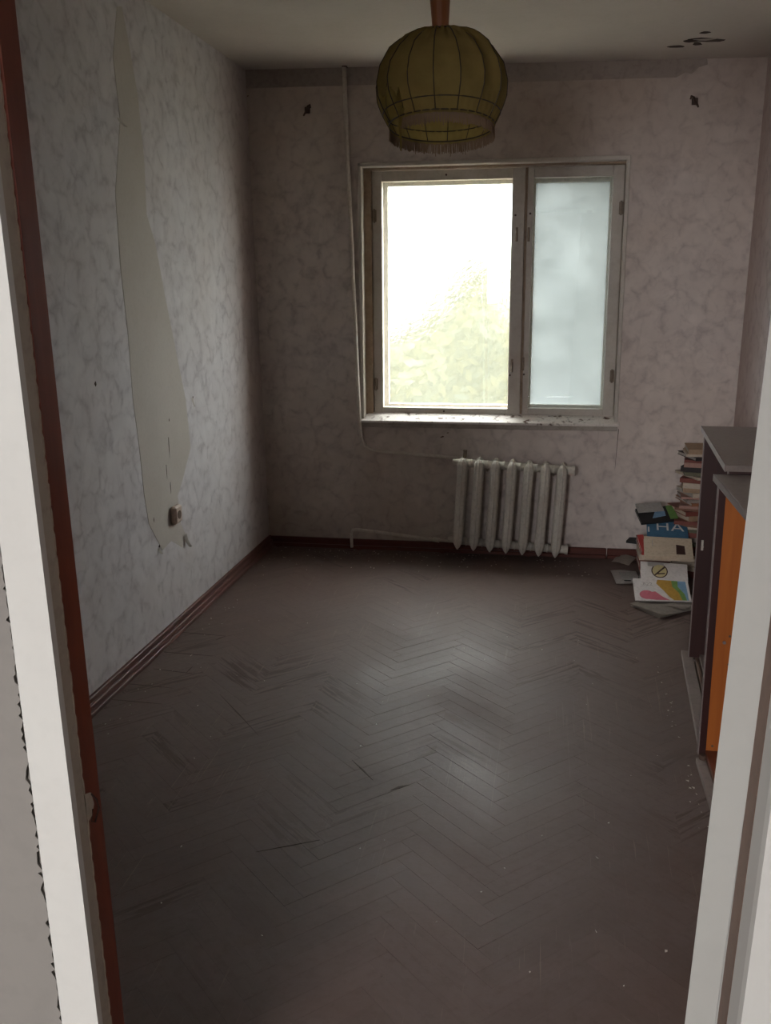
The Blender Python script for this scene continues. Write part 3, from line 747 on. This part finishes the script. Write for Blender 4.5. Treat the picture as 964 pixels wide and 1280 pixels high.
obj('back_panel', B(fd-.028, fd-.022, -fl_+.016, -.020, .026, FZ-.018), M['dark_veneer'], t)
obj('bottom_panel', B(.05, fd-.03, -fl_+.016, -.020, .026, .040), M['plinth'], t)
obj('plinth_rail', B(-.012, .030, -fl_+.02, .07, .0, .018, .002), M['plinth'], t)
obj('plinth_rail', B(.034, .046, -fl_+.02, -.021, .0, .026, .002), M['brown_dark'], t)
bm = tube(bmesh.new(), [(.034, -.03, .0), (.034, -.03, .02)], .008, 10); obj('foot', bm, M['edge_band'], t)
bm = bmesh.new(); box(bm, .026, .034, -.026, -.019, .46, .50, .001); tube(bm, [(.030, -.03, .475), (.030, -.018, .475)], .005, 8)
obj('hinge_plate', bm, M['window_paint'], t)

# ------------------------------------------------------------------ books
PAGE = plain('yellowed_pages', (.50, .41, .32), .8); PAGE2 = plain('grey_pages', (.46, .42, .38), .8)
def book(name, w_, d_, h_, cov, pages=PAGE, label='', group=None, loc=(0, 0, 0), rot=(0, 0, 0), cat='book'):
    """w across (x), d away (y), h thick; spine on the -y side"""
    t = thing(name, label, cat, loc, rot, group); c = .0022 if h_ > .012 else .0009
    bm = bmesh.new(); box(bm, -w_/2, w_/2, -d_/2, d_/2, 0, c); box(bm, -w_/2, w_/2, -d_/2, d_/2, h_-c, h_); box(bm, -w_/2, w_/2, -d_/2, -d_/2+c, c, h_-c)
    obj('cover', bm, cov, t)
    obj('page_block', B(-w_/2+.003, w_/2-.003, -d_/2+c, d_/2-.003, c, h_-c), pages, t)
    return t
covs = [plain('cover_'+n, c) for n, c in [('brown', (.20, .09, .055)), ('tan', (.36, .24, .15)), ('red', (.20, .055, .04)), ('green', (.13, .12, .075)), ('grey', (.28, .23, .2)), ('pink', (.36, .2, .16)), ('dark', (.04, .03, .03)), ('cream', (.52, .43, .34)), ('rust', (.30, .13, .07))]]
cnames = ['brown', 'tan', 'red', 'dull green', 'grey', 'pinkish', 'black', 'cream', 'rust coloured']
ords = ['topmost', 'second', 'third', 'fourth', 'fifth', 'sixth', 'seventh', 'eighth', 'ninth', 'tenth', 'eleventh', 'twelfth', 'thirteenth', 'fourteenth', 'fifteenth', 'sixteenth', 'seventeenth', 'eighteenth', 'nineteenth', 'twentieth', 'twenty-first', 'twenty-second', 'twenty-third', 'twenty-fourth', 'twenty-fifth', 'twenty-sixth', 'twenty-seventh', 'twenty-eighth', 'twenty-ninth', 'thirtieth', 'thirty-first', 'thirty-second', 'thirty-third', 'thirty-fourth', 'thirty-fifth', 'thirty-sixth', 'thirty-seventh', 'thirty-eighth', 'thirty-ninth', 'fortieth']
random.seed(21)
ytop = 4.76; H_top = P(857, 561, 1, ytop)[2]
stack = []; z = 0.0
while z < H_top-.026:
    h = random.choice([.012, .015, .018, .022, .026]); stack.append((z, h)); z += h+.0004
stack.append((z, .024)); n = len(stack)
for i, (z, h) in enumerate(stack):
    k = n-1-i; ci = random.randrange(9)
    if i == n-1: ci = 1
    if i == n-2: ci = 7
    f = z/H_top
    xl_ = P(857 if f > .55 else 853, 600, 1, ytop)[0]+random.uniform(-.010, .012)+(.0 if f > .5 else -.012)
    wv = random.uniform(.13, .17); yaw = random.choice([-1, -1, 1])*random.uniform(.05, .42) if i < n-2 else -.03
    w2 = wv if i < n-2 else .17
    lab = f'{ords[min(k, 39)]} book from the top of the tall stack behind the far cabinet, {cnames[ci]} cover' if k else 'topmost book of the tall stack behind the far cabinet, tan cover'
    book('book', w2, random.uniform(.19, .22), h, covs[ci], random.choice([PAGE, PAGE2]), lab, 'books in the tall stack behind the far cabinet', (xl_+w2/2+.004, ytop+.09+random.uniform(-.008, .008), z), (0, 0, yaw))

# fallen heap in front of the stack -----------------------------------------
SL = math.radians(23)
def heap_frame(cx_, cy_, cz_, tilt, yaw, roll=0): return ((cx_, cy_, cz_), (tilt, roll, yaw))
MC = {k: plain('print_'+k, v) for k, v in dict(white=(.62, .58, .56), cream=(.50, .41, .31), pink=(.50, .13, .17), blue=(.045, .13, .22), navy=(.02, .035, .06), green=(.14, .26, .07), orange=(.42, .24, .04), sky=(.16, .28, .42), black=(.018, .017, .018), red=(.38, .04, .035), grey=(.36, .34, .32), yellow=(.50, .42, .22), dark=(.05, .02, .015), paper=(.47, .42, .37)).items()}
def flat(name, pts2, z, mat, parent, th=.0006):
    return obj(name, prism(bmesh.new(), [(x, y, z) for x, y in pts2], (0, 0, th)), mat, parent)
def text(s, size, x, y, z, mat, parent, name='lettering', sxs=1.0):
    cu = bpy.data.curves.new(name, 'FONT'); cu.body = s; cu.size = size; cu.extrude = .0003; cu.resolution_u = 2
    cu.align_x = 'CENTER'; cu.align_y = 'CENTER'
    tmp = bpy.data.objects.new('t', cu); C.objects.link(tmp)
    dg = bpy.context.evaluated_depsgraph_get(); me = bpy.data.meshes.new_from_object(tmp.evaluated_get(dg)); bpy.data.objects.remove(tmp)
    me.materials.clear(); me.materials.append(mat)
    o = bpy.data.objects.new(name, me); o.location = (x, y, z); o.scale.x = sxs; o.parent = parent; return link(o)
def place(px, py, y): return tuple(P(px, py, 1, y))
# everything on the heap lies on one slope that rises toward the wall, a book's thickness above what it covers
TH = math.radians(24); nrm = np.array([0, -math.sin(TH), math.cos(TH)]); P0 = np.array([0, 4.275, .020])
def place(px, py, off):
    d = fwd+rgt*(px-482)/FPX-upv*(py-640)/FPX; o = np.array([0, 0, CAMH])
    t = (P0+nrm*off-o)@nrm/(d@nrm); return tuple(o+t*d)
HX = place(832, 700, 0)[0]
sup = [(3, 'dull green'), (6, 'black'), (0, 'brown'), (2, 'red'), (7, 'cream'), (4, 'grey')]
names_ = ['lowest on the floor', 'second from the floor', 'third from the floor', 'fourth from the floor', 'fifth from the floor', 'highest of the flat ones']
zz = 0
for i, (ci, cn) in enumerate(sup):
    h = .029; zt_ = zz+h; yf = 4.275+(zt_+.004)/math.tan(TH)
    book('book', .150, .20, h, covs[ci], PAGE2, f'{cn} book buried in the fallen heap, {names_[i]}', 'buried books in the fallen heap', (HX-.045+.004*(i % 3), yf+.104, zz), (0, 0, random.uniform(-.02, .02)))
    zz = zt_+.0005
def slab(name, label, cat, px, py, off, w_, d_, h_, spin, cov, pages=PAGE2):
    t = book(name, w_, d_, h_, cov, pages, label, None, place(px, py, off), (0, 0, 0), cat)
    t.rotation_euler = (Matrix.Rotation(TH, 3, 'X') @ Matrix.Rotation(math.radians(spin), 3, 'Z')).to_euler(); return t
zf = lambda px, py: P(px, py, 2, .012)
def floor_sheets(name, label, px, py, w_, d_, yaw, mat, n, z=.006, cat='newspaper', tilt=0):
    q = P(px, py, 2, z); t = thing(name, label, cat, (q[0], q[1], z), (tilt, 0, yaw))
    for i in range(n):
        bm = bmesh.new(); m_ = 8; rows = []
        for a in range(m_+1):
            u = a/m_-.5; zz = .005*i+.003*math.sin(u*5+i*2)
            rows.append([bm.verts.new((u*w_+.006*i, -d_/2-.007*i, zz)), bm.verts.new((u*w_-.004*i, d_/2, zz+.002))])
        for A, D in zip(rows, rows[1:]): bm.faces.new([A[0], D[0], D[1], A[1]])
        bmesh.ops.solidify(bm, geom=bm.faces[:], thickness=.002)
        obj('sheet', bm, mat, t)
    return t
floor_sheets('folded_newspaper', 'grey folded newspapers lying on the floor at the front of the book heap', 832, 759, .25, .18, math.radians(38), MC['paper'], 3, .004)
floor_sheets('folded_newspaper', 'pale folded newspaper on the floor pointing out between heap and cabinet', 857, 752, .20, .09, math.radians(54), MC['paper'], 1, .021)
lp = floor_sheets('picture_newspaper', 'creased newspaper with a dark picture lying on the floor left of the book heap', 783, 722, .125, .20, math.radians(4), MC['white'], 2, .004)
flat('picture', [(-.03, -.07), (.03, -.07), (.03, .06), (-.03, .06)], .0105, MC['grey'], lp)
flat('picture', [(-.022, -.09), (.01, -.09), (.01, -.075), (-.022, -.075)], .0105, MC['black'], lp)
floor_sheets('crumpled_paper', 'small crumpled paper lying against the skirting left of the heap', 780, 700, .10, .10, math.radians(-30), MC['paper'], 2, .006, 'paper', .15)

YT = 4.30
mg = slab('magazine', 'white magazine with pink drop and rainbow waves on its cover, lowest on the heap front', 'magazine', 827, 738, .003, .250, .150, .006, 2, MC['white'])
zc = .0061
def wave(y0, amp): return y0
flat('pink_drop', [(-.07+.033*math.cos(a), -.038+.03*math.sin(a)) for a in [math.radians(x) for x in range(40, 300, 20)]]+[(-.03, -.072), (.03, -.072), (.0, -.05), (-.03, -.015)], zc, MC['pink'], mg)
flat('orange_wave', [(-.01, .074), (.05, .074), (.05, .02), (.075, -.02), (.085, -.072), (.05, -.072), (.03, -.05), (.01, -.01), (-.02, .04)], zc, MC['orange'], mg)
flat('green_wave', [(.05, .074), (.08, .074), (.075, .02), (.10, -.03), (.105, -.072), (.085, -.072), (.075, -.02), (.05, .02)], zc, MC['green'], mg)
flat('blue_wave', [(.08, .074), (.114, .074), (.114, -.072), (.105, -.072), (.10, -.03), (.075, .02)], zc, MC['sky'], mg)
text('822', .030, -.06, .035, zc, MC['grey'], mg)
lf = slab('leaflet', 'white leaflet with a round yellow emblem lying above the rainbow magazine', 'leaflet', 830, 715, .0065, .215, .125, .004, -3, MC['white'])
ringp = [(-.02+.038*math.cos(2*math.pi*i/20), .0+.050*math.sin(2*math.pi*i/20)) for i in range(20)]
flat('emblem_ring', ringp, .0042, MC['dark'], lf, .0004)
flat('emblem_disc', [(-.02+.033*math.cos(2*math.pi*i/20), .0+.044*math.sin(2*math.pi*i/20)) for i in range(20)], .0046, MC['yellow'], lf, .0004)
flat('emblem_stroke', [(-.045, -.03), (-.038, -.034), (.008, .028), (.0, .032)], .0051, MC['dark'], lf, .0004)
flat('emblem_stroke', [(-.03, -.026), (.004, -.02), (.004, -.012), (-.03, -.018)], .0051, MC['dark'], lf, .0004)
flat('photo_strip', [(-.075, .03), (.0, .03), (.0, .058), (-.075, .058)], .0042, MC['grey'], lf)
bk = slab('book', 'beige book with a small dark square, topmost on the heap between leaflet and blue book', 'book', 835, 688, .0275, .225, .150, .020, -2, MC['cream'])
flat('dark_square', [(.035, -.05), (.078, -.05), (.076, .015), (.037, .022)], .0202, MC['dark'], bk)
flat('spine_line', [(-.075, .0), (-.072, .0), (-.072, .05), (-.075, .05)], .0202, MC['grey'], bk)
bl = slab('book', 'blue book with big white letters partly hidden behind the beige book', 'book', 834, 666, .0108, .195, .150, .016, -2, MC['blue'])
text('НА', .080, .012, .022, .0162, MC['white'], bl, 'lettering', 1.25)
flat('spine_mark', [(-.094, -.02), (-.086, -.02), (-.086, .02), (-.094, .02)], .0162, MC['white'], bl)
b2 = slab('book', 'black picture book lying crooked on the top rear of the fallen heap', 'book', 821, 645, .0275, .190, .120, .012, 12, MC['black'])
flat('cover_picture', [(-.03, -.03), (.04, -.02), (.045, .02), (.0, .03)], .0122, MC['sky'], b2)
flat('cover_picture', [(.055, -.05), (.095, -.05), (.095, .06), (.06, .06)], .0122, MC['green'], b2)
b3 = slab('magazine', 'thin grey magazine sticking out at the very top left of the heap', 'magazine', 812, 635, .0425, .130, .070, .006, 10, MC['grey'])
b4 = slab('book', 'red bound book showing its spine at the left side of the heap', 'book', 803, 683, .0, .030, .13, .022, 8, MC['red'])
q = P(791, 676, 2, .11)
b5 = book('booklet', .09, .09, .012, MC['black'], PAGE, 'small dark booklet lying at the far left side behind the red book', None, (q[0]+.02, q[1], .105), (0, 0, -.3), 'booklet')
# ------------------------------------------------------------------ doorway partition and door
YD = 1.0                               # face toward the hall
# wall at the left, its plaster broken along the casing
def LX(px_z): return px_z
def l0(z): return -.624-.024*(z-.47)
def l1(z): return -.570-.026*(z-.48)
def l3(z): return (-.534-.019*(z-.485))
dl = bpy.data.objects.new('door_1', None); link(dl); dl['kind'] = 'structure'; dl['label'] = 'doorway the picture is taken through with painted frame and open leaf at the right'
bm = bmesh.new()
hexa(bm, [(-1.75, YD+.004, -.02), (l0(0)-.002, YD+.004, -.02), (l0(0)-.002, YN, -.02), (-1.75, YN, -.02)],
     [(-1.75, YD+.004, 2.62), (l0(2.6)-.002, YD+.004, 2.62), (l0(2.6)-.002, YN, 2.62), (-1.75, YN, 2.62)])
hexa(bm, [(.33, YD+.004, -.02), (1.2, YD+.004, -.02), (1.2, YN, -.02), (.33, YN, -.02)], [(.40, YD+.004, 2.62), (1.2, YD+.004, 2.62), (1.2, YN, 2.62), (.40, YN, 2.62)])
box(bm, -.75, .42, YD+.004, YN, 2.10, 2.62)
wn = struct('wall_front', bm, M['hall_plaster'])
# plaster skim with a ragged edge
random.seed(13); z = 0; edge = []
while z < 2.1:
    edge.append((l0(z)-.0005+random.uniform(-.0012, .0022)-(random.uniform(.002, .006) if (random.random() < .16 or (z < .95 and random.random() < .2)) else 0), z)); z += random.uniform(.003, .010)
bm = bmesh.new()
f0 = [bm.verts.new((x, YD-.0015, z)) for x, z in edge]; f1 = [bm.verts.new((x-.002, YD+.006, z)) for x, z in edge]; b0 = [bm.verts.new((x-.30, YD-.0015, z)) for x, z in edge]
for i in range(len(edge)-1):
    bm.faces.new([b0[i], f0[i], f0[i+1], b0[i+1]]); bm.faces.new([f0[i], f1[i], f1[i+1], f0[i+1]])
obj('plaster_skim', bm, M['hall_plaster'], wn)
bm = bmesh.new(); box(bm, -1.75, l0(0)-.28, YD-.0012, YD+.006, 0, 2.1); 
obj('plaster_field', bm, M['hall_plaster'], wn)
def vprism(fx0, fx1, y0, y1, z0=0.0, z1=2.09, mat=None, name='', parent=dl, n=1):
    bm = bmesh.new()
    hexa(bm, [(fx0(z0), y0, z0), (fx1(z0), y0, z0), (fx1(z0), y1, z0), (fx0(z0), y1, z0)], [(fx0(z1), y0, z1), (fx1(z1), y0, z1), (fx1(z1), y1, z1), (fx0(z1), y1, z1)])
    return obj(name, bm, mat, parent)
vprism(lambda z: l0(z)+.001, l1, YD-.002, YD+.010, mat=M['white'], name='casing')
vprism(lambda z: l1(z)-.03, l1, YD+.010, YD+.032, mat=M['tan'], name='jamb')
vprism(lambda z: l1(z)-.03, lambda z: l3(z)*1.072, YD+.032, YD+.072, mat=M['brown'], name='jamb_rebate')
# chips of old cream paint over the brown, ragged along the edge, and the latch hole
random.seed(17)
bm = bmesh.new(); zs = np.arange(.05, 2.05, .03)
for i, z in enumerate(zs):
    w_ = random.uniform(.0, .0012)+(.006 if random.random() < .07 else 0)
    x = l1(z)+.0006
    vs = [(x, YD+.030, z), (x, YD+.032+w_, z+.008), (x, YD+.032+w_*.6, z+.024), (x, YD+.030, z+.03)]
    prism(bm, vs, (-.002, 0, 0))
obj('paint_edge', bm, M['tan'], dl)
zc_ = P(116, 1005, 1, YD+.045)[2]; x = l1(zc_)
prism(bm2 := bmesh.new(), [(x+.0008, YD+.030, zc_+.022), (x+.0008, YD+.046, zc_+.016), (x+.0008, YD+.052, zc_-.004), (x+.0008, YD+.044, zc_-.016), (x+.0008, YD+.030, zc_-.020)], (-.003, 0, 0))
obj('paint_chip', bm2, M['tan'], dl)
lp_ = [(x+.001, YD+.046, zc_+.014), (x+.003, YD+.056, zc_), (x+.003, YD+.060, zc_-.014), (x+.001, YD+.050, zc_-.030), (x, YD+.042, zc_-.024), (x+.001, YD+.046, zc_-.008)]
obj('strike_crack', tube(bmesh.new(), lp_, .0012, 6), M['dark_gap'], dl)
# right side: casing, shaded jamb, brown rebate
R3 = lambda z: .2475+.034*(z-.60)
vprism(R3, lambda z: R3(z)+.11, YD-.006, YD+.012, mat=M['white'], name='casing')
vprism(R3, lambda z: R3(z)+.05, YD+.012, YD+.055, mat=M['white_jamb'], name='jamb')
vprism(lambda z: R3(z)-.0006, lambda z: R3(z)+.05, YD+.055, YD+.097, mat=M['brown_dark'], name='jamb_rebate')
# head
bm = bmesh.new(); box(bm, -.68, .36, YD-.006, YD+.012, 2.07, 2.13, .002); box(bm, -.62, .33, YD+.012, YD+.085, 2.07, 2.10); obj('head', bm, M['white'], dl)
# the open leaf: its hinge edge faces the camera, the face swings out of sight
yl = 1.100
la = lambda z: (.188+.031*(z-.59))*yl; lb = lambda z: (.2255+.038*(z-.595))*yl
leaf = bpy.data.objects.new('door_leaf', None); link(leaf); leaf.parent = dl
dirv = Vector((math.sin(math.radians(22)), math.cos(math.radians(22)), 0)); Ld = .78
bm = bmesh.new()
bot = []; top = []
for z, acc in ((.012, bot), (2.05, top)):
    a, b = Vector((la(z), yl, z)), Vector((lb(z), yl, z)); acc += [tuple(a), tuple(b), tuple(b+dirv*Ld), tuple(a+dirv*Ld)]
hexa(bm, bot, top)
bmesh.ops.bevel(bm, geom=[e for e in bm.edges if abs(e.verts[0].co.z-e.verts[1].co.z) > 1], offset=.0025, segments=2, affect='EDGES')
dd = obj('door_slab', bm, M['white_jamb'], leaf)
for z in (.25, 1.75): 
    bm = tube(bmesh.new(), [(lb(z)+.006, yl-.004, z-.05), (lb(z)+.008, yl-.004, z+.05)], .007, 10); obj('hinge', bm, M['hinge'], leaf)

# ------------------------------------------------------------------ hall around the camera
M['hall_paper'] = grimy('hall_paper', (.26, .25, .24), (.22, .20, .19), .8, 3, .5)
struct('wall_hall_left', B(-2.05, -1.95, -2.2, YD+.01, 0, 2.6), M['hall_paper'])
struct('wall_hall_right', B(1.10, 1.2, -2.2, YD+.01, 0, 2.6), M['hall_paper'])
bm = bmesh.new(); box(bm, -2.05, -1.55, -2.3, -2.2, -.0, 2.6); box(bm, -.65, 1.2, -2.3, -2.2, 0, 2.6); box(bm, -1.55, -.65, -2.3, -2.2, 0, 1.2); box(bm, -1.55, -.65, -2.3, -2.2, 2.25, 2.6)
struct('wall_hall_back', bm, M['hall_paper'])
struct('ceiling_hall', B(-2.05, 1.2, -2.3, YD+.05, 2.56, 2.7), M['ceiling'])
struct('floor_hall', B(-2.05, -1.60, -2.3, YD+.02, -.10, -.001), M['subfloor'])

# ------------------------------------------------------------------ outside: ground, trees in the haze, a block of flats
struct('ground_outside', B(-60, 60, 6.2, 120, -7.2, -7.0), plain('lawn', (.13, .12, .09), .9))
LEAF = [plain('leaf_'+n, c, .7) for n, c in [('yellow', (.044, .037, .007)), ('green', (.012, .015, .008)), ('pale', (.026, .026, .012))]]
for lm in LEAF:
    pass
BARK = plain('bark', (.2, .16, .12), .9)
def tree(label, x, y, zb, crown, nleaf, mat_, seed, ls=.09):
    random.seed(seed); t = thing('tree', label, 'tree', (x, y, -7.0), group=None)
    bm = tube(bmesh.new(), [(0, 0, 0), (.1, 0, 3), (0, .1, 6), (0.05, 0, 7+zb)], [.2, .16, .1, .04], 8)
    for k in range(9):
        a = random.uniform(0, 6.28); z = random.uniform(3.5, 6.5+zb); tube(bm, [(0.05, 0, z), (math.cos(a)*.7, math.sin(a)*.7, z+.6), (math.cos(a)*1.3, math.sin(a)*1.3, z+1.0)], [.06, .04, .015], 6)
    obj('trunk', bm, BARK, t)
    verts, faces, mi = [], [], []
    for k in range(nleaf):
        cx_, cy2, cz_, rx, rz = random.choice(crown)
        while True:
            p = Vector((random.uniform(-1, 1), random.uniform(-1, 1), random.uniform(-1, 1)))
            if .3 < p.length < 1: break
        c = Vector((cx_+p.x*rx, cy2+p.y*rx, cz_+p.z*rz+7))
        n1 = Vector((random.gauss(0, 1), random.gauss(0, 1), random.gauss(0, 1))).normalized(); n2 = n1.orthogonal().normalized()
        s = ls*random.uniform(.6, 1.3); i0 = len(verts)
        verts += [c-n1*s, c+n2*s*.5, c+n1*s, c-n2*s*.5]; faces.append((i0, i0+1, i0+2, i0+3)); mi.append(0 if random.random() < mat_ else (1 if random.random() < .6 else 2))
    me = bpy.data.meshes.new('foliage'); me.from_pydata(verts, [], faces)
    for mm in LEAF: me.materials.append(mm)
    me.polygons.foreach_set('material_index', mi)
    o = bpy.data.objects.new('foliage', me); o.parent = t; link(o); o['kind'] = 'stuff'
q = P(565, 440, 1, 11.0)
tree('yellow green tree standing close outside the left pane', q[0], 11.0, 0, [(-.5, 0, q[2]-.4, 1.3, .8), (.1, 0, q[2]+.15, .9, .8), (.5, .2, q[2]-.3, 1.2, .9), (.25, 0, q[2]+.8, .5, .5), (-.2, 0, q[2]-1.5, 1.8, 1.0)], 26000, .65, 1)
q = P(715, 330, 1, 14.5)
tree('tall pale tree seen hazily through the right frosted pane', q[0]+1.2, 14.5, 3, [(0, 0, q[2]+1.5, 1.3, 1.8), (.2, 0, q[2]-.5, 1.5, 1.8), (.3, 0, q[2]-2.5, 2.0, 1.6)], 14000, .35, 2)
q = P(560, 560, 1, 20.0)
tree('bushy green tree low behind the yellow one outside', q[0], 20.0, -1, [(0, 0, q[2]-1.2, 2.4, 1.6), (-2, 0, q[2]-1.6, 2.0, 1.4), (2, 0, q[2]-1.4, 2.0, 1.5)], 12000, .3, 3)
